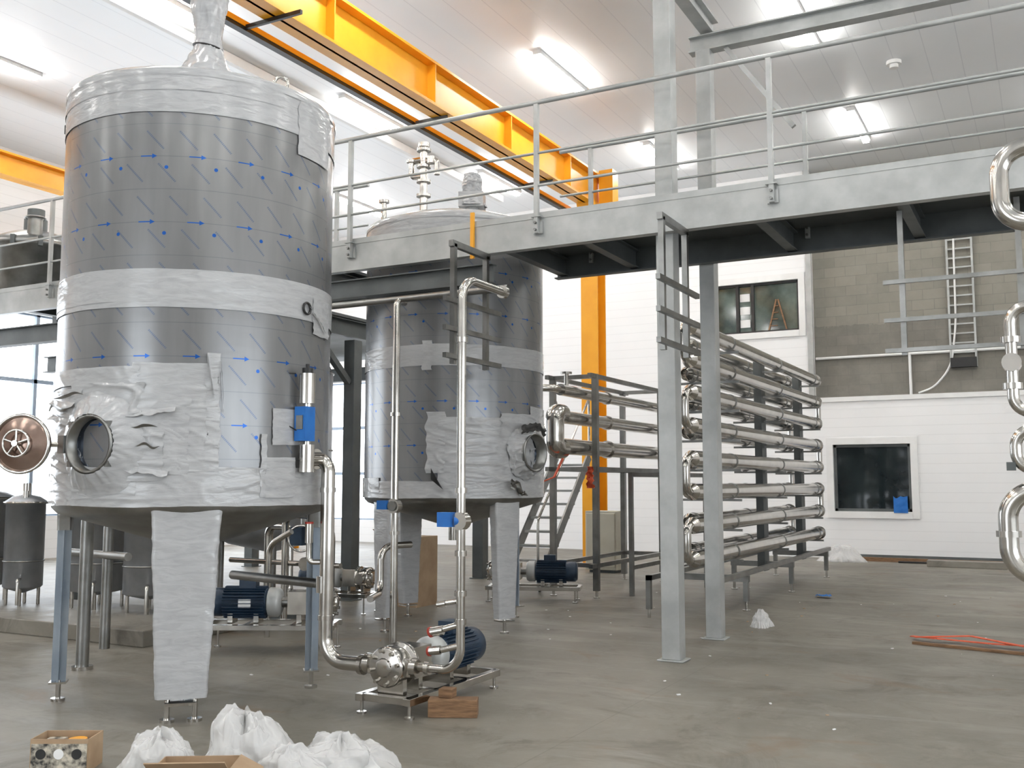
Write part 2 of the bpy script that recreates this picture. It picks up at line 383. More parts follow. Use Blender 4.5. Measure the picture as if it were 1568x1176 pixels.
column(-3.10,8.89,6.5,.17);column(-3.14,10.32,6.3,.16)
column(-8.6,11.3,3.6,.18,galv_dk);column(-11.9,9.45,3.9,.2,galv_dk);column(-8.6,14.9,3.45,.2,galv_dk);column(-13.7,14.9,3.45,.2,galv_dk);column(2.6,8.89,3.9,.17)
b=Bd('upper_support_beam')
b.ibeam((-3.3,10.32,6.39),(4,10.32,6.39),.14,.18,.014,galv)
b.ibeam((-3.1,8.8,6.6),(-3.1,10.5,6.6),.14,.2,.014,galv)
b.beam((-2.9,10.32,6.3),(-2.2,10.32,5.3),.05,.05,galv);b.done()
b=Bd('walkway_railing')
def rail_run(pts_x,y,x0,x1,out):
    for x in pts_x:
        b.bx(x-.022,x+.022,y-.022,y+.022,ZC1-.16,5.36,galv)
        b.bx(x-.05,x+.05,y-.03,y+.03,ZC1+.0,ZC1+.012,galv)
        for zz in (ZC1-.13,ZC1-.06): b.cyl((x,y-.05,zz),(x,y,zz),.014,steel_dk,seg=6)
    b.cyl((x0,y,5.38),(x1,y,5.38),.024,galv,seg=12)
    for z in (4.86,4.53): b.cyl((x0,y,z),(x1,y,z),.014,galv,seg=10)
rail_run((.25,-2.05,-4.36,-6.65,-8.95,-11.6),YF-.055,-13.5,4,1)
rail_run((.3,-2.05,-4.42),YR-.03,-4.8,4,-1)
rail_run((-8,-10.3,-12.6),YR-.03,-13.5,-7.5,-1)
b.done()
def hanger(x,ya,yb):
    b=Bd('pipe_hanger_bracket',(x,(ya+yb)/2,3))
    b.beam((x,ya-.05,3.87),(x,yb+.05,3.87),.05,.06,steel_dk)
    for y in(ya,yb): b.beam((x,y,2.72),(x,y,3.87),.05,.05,steel_dk,up=(0,1,0))
    for z in(3.31,3.04,2.78): b.beam((x+.04,ya-.22,z),(x+.04,yb+.22,z),.04,.045,steel_dk)
    b.done()
hanger(-4.92,8.0,8.62);hanger(-2.84,8.0,8.62)
b=Bd('pipe_hanger_bracket')
for x in(-1.05,-.15): b.beam((x,9.02,2.68),(x,9.02,3.93),.045,.045,steel_dk,up=(0,1,0))
for z in(3.31,2.98,2.72): b.beam((-1.2,8.98,z),(.1,8.98,z),.035,.035,steel_dk)
b.done()

# ------------------------------------------------------------ tanks
def band(b,c,R,p0,p1,z0,z1,amp=.005,wig=.012,seed=0,off=.006,wr=1.0):
    amp*=.55
    if amp>.0065: amp=.0065+(amp-.0065)*.25
    p0,p1=math.radians(p0),math.radians(p1);nu=max(8,int((p1-p0)*R/.015));nv=max(5,int((z1-z0)/.010))
    def f(s,t):
        ph=p0+(p1-p0)*s
        if s in(0,1): ph+=.03*nz(t*6,seed+7)
        x=ph*R
        za=z0+wig*(nz(x*2,seed)+.3*nz(x*9,seed)); zb=z1+wig*(nz(x*2,seed+3.3)+.3*nz(x*8,seed+3.3))
        z=za+(zb-za)*t
        q=nz(x*2.2*wr,z*3,seed+2)*1.2
        m=max(0,.5+1.2*nz(x*1.3,z*1.8,seed+11))
        n=max(0,1-abs(nz(x*2.2*wr+z*4+q,z*8*wr,seed))*3)**2*1.1*m+.22*max(0,1-abs(nz(x*5+q*2,z*15*wr-x*2,seed+5))*3)**2
        r=R+off+amp*n*1.8
        return (c[0]+r*math.cos(ph),c[1]+r*math.sin(ph),z)
    b.sheet(f,nu,nv,tape)
def wrapped_leg(b,x,y,phi,zt,zb,wt,wb,dt,mat=tape,seed=0):
    ca,sa=math.cos(phi),math.sin(phi)
    def f(s,t):
        a=2*math.pi*s;w=wt+(wb-wt)*t;z=zt+(zb-zt)*t
        cx=math.copysign(abs(math.cos(a))**.28,math.cos(a))*w/2;cy=math.copysign(abs(math.sin(a))**.28,math.sin(a))*dt/2
        q=cx*6
        k=1+.03*nz(math.cos(a)*2+seed,math.sin(a)*2,z*4)+.03*(1-abs(nz(q,z*10+q,seed))*2)**2
        cx*=k;cy*=k+.07*nz(q,z*7,seed+3)
        return (x-sa*cx+ca*cy,y+ca*cx+sa*cy,z)
    b.sheet(f,72,90,mat)
def foot(b,x,y,z=.12):
    b.cyl((x,y,0),(x,y,.02),.05,steel);b.cyl((x,y,.02),(x,y,z+.03),.018,steel)
def manhole(b,c,phi,R,zc,r=.20,L=.12,rim=steel):
    d=V((math.cos(phi),math.sin(phi),0));p=V((c[0],c[1],zc))+d*R
    q=p-d*.06
    b.lathe([(r,0),(r,L+.06),(r+.02,L+.06),(r+.02,L+.035),(r+.008,L+.03),(r+.008,0)],q,rim,d,48)
    b.lathe([(r*.99,.07),(r*.9,.05),(.001,.045)],q,hole_shade,d,40)  # closed dark disc stands in for the shaded opening
    b.torus(p+d*(L-.035),d,r+.014,.009,rim,48)
    return p+d*L
def tank_common(name,c,R,phase):
    b=Bd(name,(c[0],c[1],0))
    x,y=c
    b.lathe([(R,1.46),(R,4.50)],(x,y,0),film_m,seg=120)
    b.lathe([(.02,1.10),(.12,1.12),(R-.05,1.38),(R-.01,1.42),(R,1.47)],(x,y,0),steel_dk,seg=96)
    b.lathe([(R+.012,4.47),(R+.014,4.50),(R-.01,4.54),(.75,4.64),(.3,4.72),(.02,4.74)],(x,y,0),tape,seg=96)
    b.cyl((x,y,.95),(x,y,1.15),.06,steel)
    return b
A=(-5.885,5.745);RA=1.02
b=tank_common('stainless_storage_tank',A,RA,0)
band(b,A,RA,-180,180,4.20,4.49,.004,.006,1)
band(b,A,RA,-180,-12,4.36,4.52,.005,.005,2,.009)
band(b,A,RA,-4,20,4.05,4.5,.005,.006,2,.010)
band(b,A,RA,-160,100,2.81,3.08,.004,.006,4)
band(b,A,RA,-130,-60,2.85,3.05,.004,.006,5,.009)
band(b,A,RA,-170,120,1.44,1.71,.008,.008,6,.008)
band(b,A,RA,-140,-66,2.28,2.40,.006,.008,7,.010)
band(b,A,RA,-69,-36,1.68,2.42,.010,.012,8,.010)
band(b,A,RA,-68,-47,1.66,2.20,.016,.02,9,.012)
band(b,A,RA,-74,-56,1.62,1.98,.022,.03,19,.014,1.3)
band(b,A,RA,-140,-92,1.60,2.26,.018,.02,10,.008,1.3)
band(b,A,RA,-100,-64,2.04,2.28,.032,.03,11,.010,1.2)
band(b,A,RA,-96,-66,1.5,1.72,.022,.03,12,.010,1.2)
band(b,A,RA,-41,-36,1.75,2.50,.012,.01,13,.012)
band(b,A,RA,-17,-2,1.5,1.78,.010,.015,14,.012);band(b,A,RA,-14,0,1.88,2.14,.010,.015,15,.010);band(b,A,RA,-19,-16.5,1.5,1.95,.008,.01,16,.014)
band(b,A,RA,8,25,2.72,3.0,.012,.02,17,.010)
# torn patch with dark rim on the middle band
q0=V((A[0],A[1],2.9))+V((math.cos(math.radians(3)),math.sin(math.radians(3)),0))*(RA+.02)
b.torus(q0,(1,.05,0),.042,.009,black)
def f(s,t):
    ph=math.radians(4+14*s);z=2.93-.16*s+.02*nz(s*6,3)-.022*t;r=RA+.022+.012*t;return (A[0]+r*math.cos(ph),A[1]+r*math.sin(ph),z)
b.sheet(f,20,3,galv_dk)
def flap(a0,z0,a1,z1,w,sd,lift=.05,mat=tape,dirz=-1):
    def f(s,t):
        ph=math.radians(a0+(a1-a0)*s);z=z0+(z1-z0)*s+dirz*w*t*(.6+.8*abs(nz(s*3,sd)))
        r=RA+.02+lift*t*(.5+nz(s*3,sd+3))+.006*nz(s*6,t*2,sd);return (A[0]+r*math.cos(ph),A[1]+r*math.sin(ph),z)
    b.sheet(f,36,6,mat)
flap(-130,2.22,-96,2.16,.05,1,.05);flap(-118,2.10,-98,2.04,.05,2,.05);flap(-70,2.08,-52,2.12,.05,3,.05);
flap(-70,1.72,-54,1.68,.05,5,.05);flap(-41,2.5,-38,2.2,.05,7,.07);flap(-36,2.45,-34.5,2.1,.03,8,.05)
for (a0,a1,z0,z1,sd) in((-120,-98,2.12,2.145,1),(-112,-88,2.20,2.22,2),(-66,-57,1.85,1.87,4),(-68,-58,1.98,2.0,6)):  # dark sheets standing in for shadows among the torn film
    def f(s,t,a0=a0,a1=a1,z0=z0,z1=z1,sd=sd):
        ph=math.radians(a0+(a1-a0)*s);z=z0+(z1-z0)*t*math.sin(math.pi*min(1,max(0,s)))+.05*nz(s*2,sd)
        r=RA+.034+.01*t;return (A[0]+r*math.cos(ph),A[1]+r*math.sin(ph),z)
    b.sheet(f,20,3,steel_dk)
MA=-83
mp=manhole(b,A,math.radians(MA),RA,1.865,.182,.10,steel_dk)
dM=V((math.cos(math.radians(MA)),math.sin(math.radians(MA)),0));tM=V((-dM.y,dM.x,0))
def f(s,t):
    a=2*math.pi*s; rr=.205+.16*t**.8*(1+.25*nz(math.cos(a)*2,math.sin(a)*2,4))
    h=.085*(1-t)**1.5+.014*(1-abs(nz(math.cos(a)*5,math.sin(a)*5,t*1.2))*2)**2*(1-.6*t)
    x=rr*math.cos(a);z=rr*math.sin(a);back=RA-math.sqrt(max(0,RA*RA-x*x))
    return V((A[0],A[1],1.865))+dM*(RA+.012+h-back)+tM*x+V((0,0,z))
b.sheet(f,140,18,tape)
lc=V((-6.12,4.40,1.865));ln=V((math.cos(math.radians(-66)),math.sin(math.radians(-66)),0))
b.lathe([(.001,.03),(.14,.02),(.17,0),(.198,0),(.198,-.03),(.17,-.035),(.001,-.01)],lc,lid_reflect,ln,48)
b.torus(lc,ln,.195,.012,steel)
lt=V((-ln.y,ln.x,0))
for k in range(5):
    a=k*2*math.pi/5+.3;b.cyl(lc+ln*.06,lc+ln*.06+lt*math.cos(a)*.09+V((0,0,math.sin(a)*.09)),.008,steel,seg=8)
b.torus(lc+ln*.06,ln,.09,.008,steel,24,8);b.cyl(lc,lc+ln*.08,.02,steel)
b.pipe([lc+ln*.0,lc-ln*.06,mp-tM*.25-dM*.02,mp-tM*.2-dM*.05],.018,steel,.03)
b.box(mp-tM*.225-dM*.03,(.06,.08,.12),steel_dk)
for aa in(40,140,220,320):
    p=mp-dM*.03+tM*math.cos(math.radians(aa))*.21+V((0,0,math.sin(math.radians(aa))*.21));b.box(p,(.04,.05,.04),steel_dk)
def wrap_top(b,x,y,z,h,r0,r1,seed,wob=.35):
    def f(s,t):
        a=2*math.pi*s; r=r0*(1-t)**2*.9+r1*(.8+wob*math.sin(t*9+seed)); r*=1+.16*nz(math.cos(a)*1.5+seed,math.sin(a)*1.5,t*5)+.12*(1-abs(nz(math.cos(a)*3,math.sin(a)*3+seed,t*11))*2)**2-.05
        return (x+r*math.cos(a),y+r*math.sin(a),z+h*t)
    b.sheet(f,60,70,tape)
wrap_top(b,A[0],A[1],4.68,1.15,.17,.115,1.0)
b.torus((A[0],A[1],5.12),(.2,0,1),.115,.008,black);b.torus((A[0],A[1],4.98),(-.2,.1,1),.12,.007,black)
b.torus((A[0]+.80,A[1]-.02,4.66),(.6,-.8,0),.05,.012,steel)
b.box((A[0]-.66,A[1]-.78,4.3),(.02,.02,.07),black)
for k,a in enumerate((-47,43,133,223)):
    ph=math.radians(a);x=A[0]+.92*math.cos(ph);y=A[1]+.92*math.sin(ph)
    if k==0:
        wrapped_leg(b,x,y,ph,1.42,.16,.46,.33,.14);b.box((x,y,.13),(.2,.2,.02),steel,Matrix.Rotation(ph,3,'Z'))
        for s_ in(-.09,.09): foot(b,x-math.sin(ph)*s_,y+math.cos(ph)*s_,.12)
    else:
        M=Matrix.Rotation(ph,3,'Z')
        for s_ in(1,-1): b.box((x,y,.80),(.10 if s_<0 else .012,.012 if s_<0 else .12,1.32),legfilm,M)
        b.box((x,y,.135),(.12,.12,.014),steel,M);foot(b,x,y,.12)
        wrapped_leg(b,x,y,ph,1.46,1.25,.16,.12,.1,steel_dk,k)
b.done()
Bc=(-6.09,9.94);RB=1.03
b=tank_common('stainless_storage_tank',Bc,RB,0)
band(b,Bc,RB,-170,60,2.85,3.08,.004,.008,21);band(b,Bc,RB,-180,180,4.25,4.49,.004,.006,22)
band(b,Bc,RB,-68,0,1.56,2.30,.012,.015,23,.008);band(b,Bc,RB,-75,-64,1.7,2.35,.012,.01,24,.012)
band(b,Bc,RB,-150,60,1.44,1.62,.008,.008,25,.008);band(b,Bc,RB,-5,40,1.6,2.45,.025,.02,26,.008,1.2)
band(b,Bc,RB,-78,-72,2.8,3.12,.004,.006,27,.012);band(b,Bc,RB,-150,-110,1.5,1.66,.008,.008,28,.012)
band(b,Bc,RB,-30,5,2.1,2.36,.03,.02,29,.012)
MB=-9
m2=manhole(b,Bc,math.radians(MB),RB,1.93,.19,.14,steel_dk)
dB=V((math.cos(math.radians(MB)),math.sin(math.radians(MB)),0));tB=V((-dB.y,dB.x,0))
def f(s,t):
    a=2*math.pi*s; rr=.205+.10*t*(1+.4*nz(math.cos(a)*2,math.sin(a)*2,9))
    h=.11*(1-t)**1.3+.03*(1-abs(nz(math.cos(a)*4,math.sin(a)*4,t*2+3))*2)**2
    x=rr*math.cos(a);back=RB-math.sqrt(max(0,RB*RB-x*x))
    return V((Bc[0],Bc[1],1.93))+dB*(RB+.01+h-back)+tB*x+V((0,0,rr*math.sin(a)))
b.sheet(f,100,14,tape)
def f(s,t): return V((Bc[0],Bc[1],1.55+.0))+dB*(RB+.05+.05*nz(s*3,t*3))+tB*(-.34+.3*s+.06*nz(t*3,1))+V((0,0,.0+.12*t*(1-s)+.1*nz(s*4,2)-.08*s))
b.sheet(f,12,6,steel_dk)
def f(s,t): return V((Bc[0],Bc[1],2.16))+dB*(RB+.13+.03*nz(s*5,t*4))+tB*(-.25+.45*s)+V((0,0,.09*t-.16*(s-.5)**2+.05*nz(s*6,3)))
b.sheet(f,14,5,black)
def f(s,t):
    ph=math.radians(-72+8*s);r=RB+.02+.06*t*s;return (Bc[0]+r*math.cos(ph),Bc[1]+r*math.sin(ph),1.52+.12*(1-s)*t+.12*(1-s))
b.sheet(f,8,6,black)
for k,a in enumerate((-22,68,158,248)):
    ph=math.radians(a);x=Bc[0]+.92*math.cos(ph);y=Bc[1]+.92*math.sin(ph);M=Matrix.Rotation(ph,3,'Z')
    if k==1:
        b.box((x,y,.78),(.10,.012,1.3),legfilm,M);b.box((x,y,.78),(.012,.14,1.3),legfilm,M)
    else: wrapped_leg(b,x,y,ph,1.42,.16,.34,.22,.13,tape,k+4)
    b.box((x,y,.135),(.16,.16,.014),steel,M);foot(b,x,y,.12)
wrap_top(b,Bc[0]+.05,Bc[1]+.3,4.64,.34,.06,.10,2.2,.1)
b.box((Bc[0]+.05,Bc[1]+.3,5.0),(.30,.26,.18),tape,Matrix.Rotation(.4,3,'Z'));wrap_top(b,Bc[0]+.05,Bc[1]+.3,4.93,.4,.06,.13,1.2,.08)
x,y=-6.36,9.66
b.cyl((x,y,4.66),(x,y,5.55),.045,steel)
for z in(4.74,4.95,5.12,5.3,5.5): b.cyl((x,y,z),(x,y,z+.03),.085,steel)
b.pipe([(x,y,5.2),(x-.16,y-.02,5.2),(x-.16,y-.02,5.4)],.035,steel,.05);b.cyl((x-.16,y-.02,5.38),(x-.16,y-.02,5.41),.06,steel)
b.pipe([(x,y,5.38),(x+.17,y+.02,5.38),(x+.17,y+.02,5.2)],.035,steel,.05);b.cyl((x+.1,y,5.34),(x+.1,y,5.42),.05,steel)
b.pipe([(x,y,5.4),(x-.15,y,5.4)],.04,steel);b.cyl((x,y,5.55),(x,y,5.6),.07,steel)
b.pipe([(x-.35,y-.3,4.6),(x-.35,y-.3,4.85)],.03,steel);b.cyl((x-.35,y-.3,4.85),(x-.35,y-.3,4.88),.06,steel)
b.done()
Cc=(-13.0,9.42)
b=Bd('agitator_vessel',(Cc[0],Cc[1],4.2))
b.lathe([(.55,4.22),(.62,4.3),(.62,4.95),(.68,4.96),(.68,5.03),(.6,5.1),(.35,5.22),(.02,5.28)],(Cc[0],Cc[1],0),steel_dk,seg=64)
for k in range(12):
    a=k*math.pi/6;b.box((Cc[0]+.68*math.cos(a),Cc[1]+.68*math.sin(a),5.0),(.06,.06,.14),galv_dk,Matrix.Rotation(a,3,'Z'))
b.cyl((*Cc,5.2),(*Cc,5.45),.16,galv_dk);b.cyl((*Cc,5.45),(*Cc,5.6),.12,galv_dk);b.cyl((Cc[0]+.4,Cc[1]-.3,5.1),(Cc[0]+.4,Cc[1]-.3,5.35),.1,steel_dk)
b.torus((Cc[0]+.4,Cc[1]-.3,5.36),(0,0,1),.13,.015,steel_dk)
b.done()
def mix_tank(x,y,R,z0,z1,man):
    b=Bd('stainless_mixing_tank',(x,y,0))
    b.lathe([(.05,z0-.33),(.7*R,z0-.2),(.96*R,z0-.07),(R,z0),(R,z1),(R*.95,z1+.1),(.02,z1+.22)],(x,y,0),steel_br,seg=64)
    for zz in(z0+.25,(z0+z1)/2,z1): b.torus((x,y,zz),(0,0,1),R+.005,.015,steel_dk,64)
    if man:
        d=V((.6,-.8,0)).normalized();p=V((x,y,1.7))+d*R
        b.torus(p,d,.2,.03,steel,32);b.cyl(p-d*.05,p+d*.03,.19,galv_dk)
    for a in(45,135,225,315):
        xx=x+.8*R*math.cos(math.radians(a));yy=y+.8*R*math.sin(math.radians(a));b.cyl((xx,yy,.0),(xx,yy,z0),.045,steel_dk)
    b.done()
mix_tank(-9.95,11.2,.85,.95,3.2,True)
mix_tank(-12.6,11.6,.85,.8,2.2,False)
b=Bd('concrete_bund')
b.bx(-12.6,-7.9,7.1,8.6,0,.16,floor_m);b.done(.01)
def small_tank(x,y,z0,z1,r,mt=steel):
    b=Bd('small_dosing_tank',(x,y,z0))
    h=.22
    b.lathe([(.02,z0+h-.08),(r*.9,z0+h-.02),(r,z0+h),(r,z1),(r+.02,z1),(r+.02,z1+.03),(r*.7,z1+.09),(.02,z1+.12)],(x,y,0),mt,seg=40)
    b.torus((x,y,z0+h+.3),(0,0,1),r+.003,.01,steel_dk,40)
    b.cyl((x,y,z1+.1),(x,y,z1+.25),.05,steel)
    b.cyl((x+r*.5,y-r*.4,z1+.05),(x+r*.5,y-r*.4,z1+.16),.035,steel);b.torus((x,y,z1+.02),(0,0,1),r+.025,.012,steel,40)
    b.pipe([(x+r*.7,y-r*.7,z0+h+.1),(x+r*1.1,y-r*1.1,z0+h+.1),(x+r*1.1,y-r*1.1,z0+.03)],.02,steel,.04)
    for a in(45,135,225,315):
        b.cyl((x+.8*r*math.cos(math.radians(a)),y+.8*r*math.sin(math.radians(a)),z0),(x+.8*r*math.cos(math.radians(a)),y+.8*r*math.sin(math.radians(a)),z0+h+.05),.02,steel)
    b.done()
small_tank(-10.9,7.95,.16,1.35,.22,steel_br);small_tank(-11.75,8.0,.16,1.4,.33,steel_br);small_tank(-9.9,8.2,.16,1.3,.34,steel_br);small_tank(-9.0,8.15,.16,1.25,.28,steel_br)
b=Bd('standpipe');b.pipe([(-7.46,6.05,0),(-7.46,6.05,2.2),(-7.0,6.05,2.2)],.055,steel_dk,.12);b.cyl((-7.46,6.05,.0),(-7.46,6.05,.03),.09,steel);b.done()

# ------------------------------------------------------------ process pipes
def clamp(b,p,d,r):
    d=V(d).normalized();b.cyl(V(p)-d*.018,V(p)+d*.018,r*1.4,steel,seg=24)
b=Bd('tank_outlet_pipe')
px,py=-4.74,5.95
b.pipe([(-4.95,5.95,1.78),(px,py,1.78),(px,py,.31),(-4.345,py,.31)],.052,steel,.17,24,12)
for z in(1.55,.62): clamp(b,(px,py,z),(0,0,1),.042)
clamp(b,(-4.4,py,.31),(1,0,0),.05);clamp(b,(-4.87,5.95,1.78),(1,0,0),.055)
vx,vy=-4.79,5.76
b.cyl((vx,vy,1.68),(vx,vy,1.88),.055,steel);b.pipe([(vx-.0,vy,1.78),(-4.80,5.95,1.78)],.045,steel)
b.cyl((vx,vy,1.88),(vx,vy,1.93),.025,steel)
b.box((vx+.0,vy-.03,2.03),(.1,.11,.25),blue);b.cyl((vx,vy,2.15),(vx,vy,2.18),.03,steel)
b.box((vx+.0,vy-.088,2.04),(.06,.008,.1),steel_dk)
b.cyl((vx+.01,vy-.02,2.18),(vx+.01,vy-.02,2.40),.058,steel,seg=28);b.cyl((vx+.01,vy-.02,2.40),(vx+.01,vy-.02,2.44),.04,black)
b.cyl((vx+.01,vy-.02,2.44),(vx+.01,vy-.02,2.47),.015,black)
b.pipe([(vx-.05,vy-.08,2.40),(vx-.12,vy-.16,2.40),(vx-.12,vy-.16,2.05),(vx-.03,vy-.08,1.98)],.005,black,.05,8)
b.pipe([(px,py,.86),(-5.9,py+.25,.86)],.035,steel_dk,.1);b.cyl((px-.02,py,.80),(px-.02,py,.92),.06,steel)
b.pipe([(px,py,1.02),(px-.13,py-.05,1.02),(px-.13,py-.05,1.2)],.02,steel,.04);b.cyl((px-.13,py-.05,1.16),(px-.13,py-.05,1.3),.03,steel);b.cyl((px-.13,py-.05,1.3),(px-.13,py-.05,1.315),.032,red)
b.done()
b=Bd('riser_pipe')
rx,ry=-3.6,5.97
b.pipe([(-3.91,ry,.33),(rx,ry,.33),(rx,ry,3.04),(rx,ry+.62,3.04)],.031,steel,.16,18,12)
for z in(2.6,1.55,1.12,.85,.66): clamp(b,(rx,ry,z),(0,0,1),.030)
clamp(b,(rx,ry+.6,3.04),(0,1,0),.034);clamp(b,(-3.86,ry,.33),(1,0,0),.033)
b.cyl((rx+.0,ry-.035,1.34),(rx,ry+.035,1.34),.062,steel);b.box((rx-.1,ry-.03,1.35),(.11,.07,.1),blue);b.cyl((rx-.04,ry-.03,1.34),(rx,ry,1.34),.03,blue)
b.pipe([(rx-.01,ry,.8),(rx-.12,ry-.03,.78)],.018,steel);b.cyl((rx-.10,ry-.03,.78),(rx-.16,ry-.04,.77),.024,steel);
b.pipe([(rx-.01,ry,.64),(rx-.14,ry-.03,.60)],.022,steel);b.cyl((rx-.12,ry-.03,.60),(rx-.22,ry-.05,.58),.033,steel);b.cyl((rx-.2,ry-.05,.585),(rx-.215,ry-.05,.58),.036,red)
b.pipe([(rx-.0,ry,.5),(rx-.12,ry-.06,.47)],.022,steel);b.cyl((rx-.12,ry-.06,.47),(rx-.2,ry-.08,.46),.03,steel);b.cyl((rx-.19,ry-.08,.46),(rx-.205,ry-.08,.458),.033,red)
b.done()
b=Bd('process_pipe')
qx,qy=-5.88,8.45
b.pipe([(qx,qy,.0),(qx,qy,3.48),(qx,qy+.14,3.48)],.038,steel,.1);clamp(b,(qx,qy,1.1),(0,0,1),.038);clamp(b,(qx,qy,2.3),(0,0,1),.038)
b.cyl((qx,qy-.04,1.37),(qx,qy+.03,1.37),.075,steel);b.cyl((qx,qy-.055,1.37),(qx,qy-.035,1.37),.05,steel_dk);b.box((qx-.12,qy-.02,1.38),(.12,.08,.09),blue)
b.pipe([(-8.5,8.5,3.50),(-4.6,8.5,3.50)],.035,steel_dk,.1)
b.pipe([(-6.05,9.0,.95),(-6.15,8.6,.95),(-6.15,8.6,.47),(-5.95,8.15,.47)],.035,steel,.14,16,8)
b.done()
# ------------------------------------------------------------ pumps
def pump(name,x,y0,z,L=1.25,dirn=1):
    b=Bd(name,(x,y0,0))
    Y=lambda t:y0+dirn*t
    b.lathe([(.001,-.02),(.06,-.02),(.065,0),(.13,.005),(.14,.02),(.14,.12),(.12,.13),(.12,.17),(.15,.18),(.15,.22),(.09,.24)],(x,Y(0),z),steel,(0,dirn,0),36)
    for k in range(8):
        a=k*math.pi/4+.2;b.cyl((x+.115*math.cos(a),Y(-.02),z+.115*math.sin(a)),(x+.115*math.cos(a),Y(.02),z+.115*math.sin(a)),.014,steel,seg=8)
    b.box((x,Y(.1),z),(.36,.1,.12),steel)
    b.cyl((x-.22,Y(.1),z),(x-.17,Y(.1),z),.07,steel);b.cyl((x+.17,Y(.1),z),(x+.22,Y(.1),z),.065,steel)
    b.box((x,Y(.34),z),(.2,.22,.22),steel);b.cyl((x,Y(.44),z),(x,Y(.54),z),.05,steel_dk)
    b.lathe([(.05,.52),(.12,.53),(.14,.56),(.14,.64),(.1,.66)],(x,Y(0),z),galv,(0,dirn,0),28)
    r=.13
    b.lathe([(.1,.64),(r,.66),(r,1.08),(r+.005,1.09),(r+.005,1.19),(r*.85,1.22),(.001,1.22)],(x,Y(0),z),bluem,(0,dirn,0),36)
    for k in range(28):
        a=2*math.pi*k/28;M=Matrix.Rotation(-a,3,'Y')
        b.box((x+math.cos(a)*(r+.01),Y(.87),z+math.sin(a)*(r+.01)),(.03,.4,.007),bluem,M)
    b.box((x+.02,Y(.85),z+r+.05),(.14,.16,.09),bluem)
    b.box((x-.142,Y(.85),z),(.012,.12,.08),whitep)
    zt=z-.19
    for sx in(-.2,.2): b.bx(x+sx-.03,x+sx+.03,min(Y(-.02),Y(L)),max(Y(-.02),Y(L)),zt-.05,zt,steel)
    for t in(0.0,.35,.8,L-.03): b.bx(x-.2,x+.2,min(Y(t),Y(t+.05)),max(Y(t),Y(t+.05)),zt-.05,zt,steel)
    for t,sx in((.1,.12),(.34,.09),(.75,.1),(1.0,.1)):
        b.box((x,Y(t),zt+.05),(sx*1.8,.05,.12),steel)
    for t in(.02,L-.05):
        for sx in(-.2,.2): b.cyl((x+sx,Y(t),0),(x+sx,Y(t),.015),.035,steel);b.cyl((x+sx,Y(t),.01),(x+sx,Y(t),zt-.03),.012,steel)
    return b
b=pump('transfer_pump',-4.13,5.83,.33);b.done(.003)
b=pump('transfer_pump',-6.13,7.85,.46);ob=b.done(.003);ob.rotation_euler=(0,0,math.radians(117))
b=pump('transfer_pump',-6.9,12.2,.4);ob=b.done(.003);ob.rotation_euler=(0,0,math.radians(-70))
b=pump('transfer_pump',-7.5,10.3,.45);ob=b.done(.003);ob.rotation_euler=(0,0,math.radians(100));ob.scale=(.9,.8,.95)
b=Bd('timber_block');b.box((-3.72,6.08,.06),(.34,.13,.12),wood,Matrix.Rotation(.45,3,'Z'));b.box((-3.78,6.1,.15),(.1,.1,.06),wood,Matrix.Rotation(.2,3,'Z'));b.done(.004)
b=Bd('pipe_manifold')
b.pipe([(-8.2,6.9,.0),(-8.2,6.9,1.3),(-7.5,7.0,1.3),(-7.5,7.0,.9)],.05,steel_dk,.15)
b.pipe([(-7.6,8.8,0),(-7.6,8.8,1.25),(-6.9,8.6,1.25),(-6.9,8.6,0)],.04,steel,.12);b.torus((-7.25,8.65,1.0),(.4,-.9,0),.14,.012,steel)
b.pipe([(-8.9,7.0,.9),(-7.8,6.8,.9)],.04,steel_dk,.1)
b.pipe([(-8.2,9.2,.3),(-8.2,9.2,1.1),(-7.8,9.1,1.1),(-7.8,9.1,.3),(-7.3,9.1,.3)],.05,steel,.12)
b.box((-8.0,9.1,.15),(.7,.4,.3),galv_dk)
b.pipe([(-7.6,9.6,0),(-7.6,9.6,1.0),(-7.2,9.0,1.0)],.06,steel_dk,.12);b.pipe([(-7.3,8.2,0),(-7.3,8.2,.95),(-7.0,8.2,1.1)],.03,steel,.1)
b.box((-7.35,8.75,1.02),(.16,.14,.2),bluem);b.cyl((-7.0,8.6,.75),(-7.0,8.4,.75),.07,steel);b.cyl((-7.7,9.3,1.0),(-7.7,9.3,1.3),.08,steel_dk)
b.pipe([(-8.6,9.0,.7),(-6.9,8.9,.7)],.03,steel,.1)
b.done()

# ------------------------------------------------------------ heat exchanger racks
b=Bd('tubular_heat_exchanger')
rows=[.74+.380*i for i in range(8)]
for xi,(x,ya) in enumerate(((-3.62,11.1),(-4.12,12.5))):
    for i,z in enumerate(rows):
        b.cyl((x,ya,z),(x,18.1,z),.095,steel,seg=24)
        b.lathe([(.05,-.10),(.06,-.08),(.095,0)],(x,ya,z),steel,(0,1,0),24)
        for yy in(12.3+.35,15.2,17.7): b.cyl((x,yy,z),(x,yy+.04,z),.102,steel_dk,seg=24)
        for yy in(18.05,): b.cyl((x,yy,z),(x,yy+.04,z),.115,steel,seg=20)
    for i in range(0,7):
        z0,z1=rows[i],rows[i+1]
        if (i+xi)%2: b.pipe([(x,18.1,z0),(x,18.3,z0),(x,18.3,z1),(x,18.1,z1)],.05,steel,.14,14,6)
        elif xi==0: b.pipe([(x,ya,z0),(x,ya-.22,z0),(x,ya-.22,z1),(x,ya,z1)],.05,steel,.14,14,6)
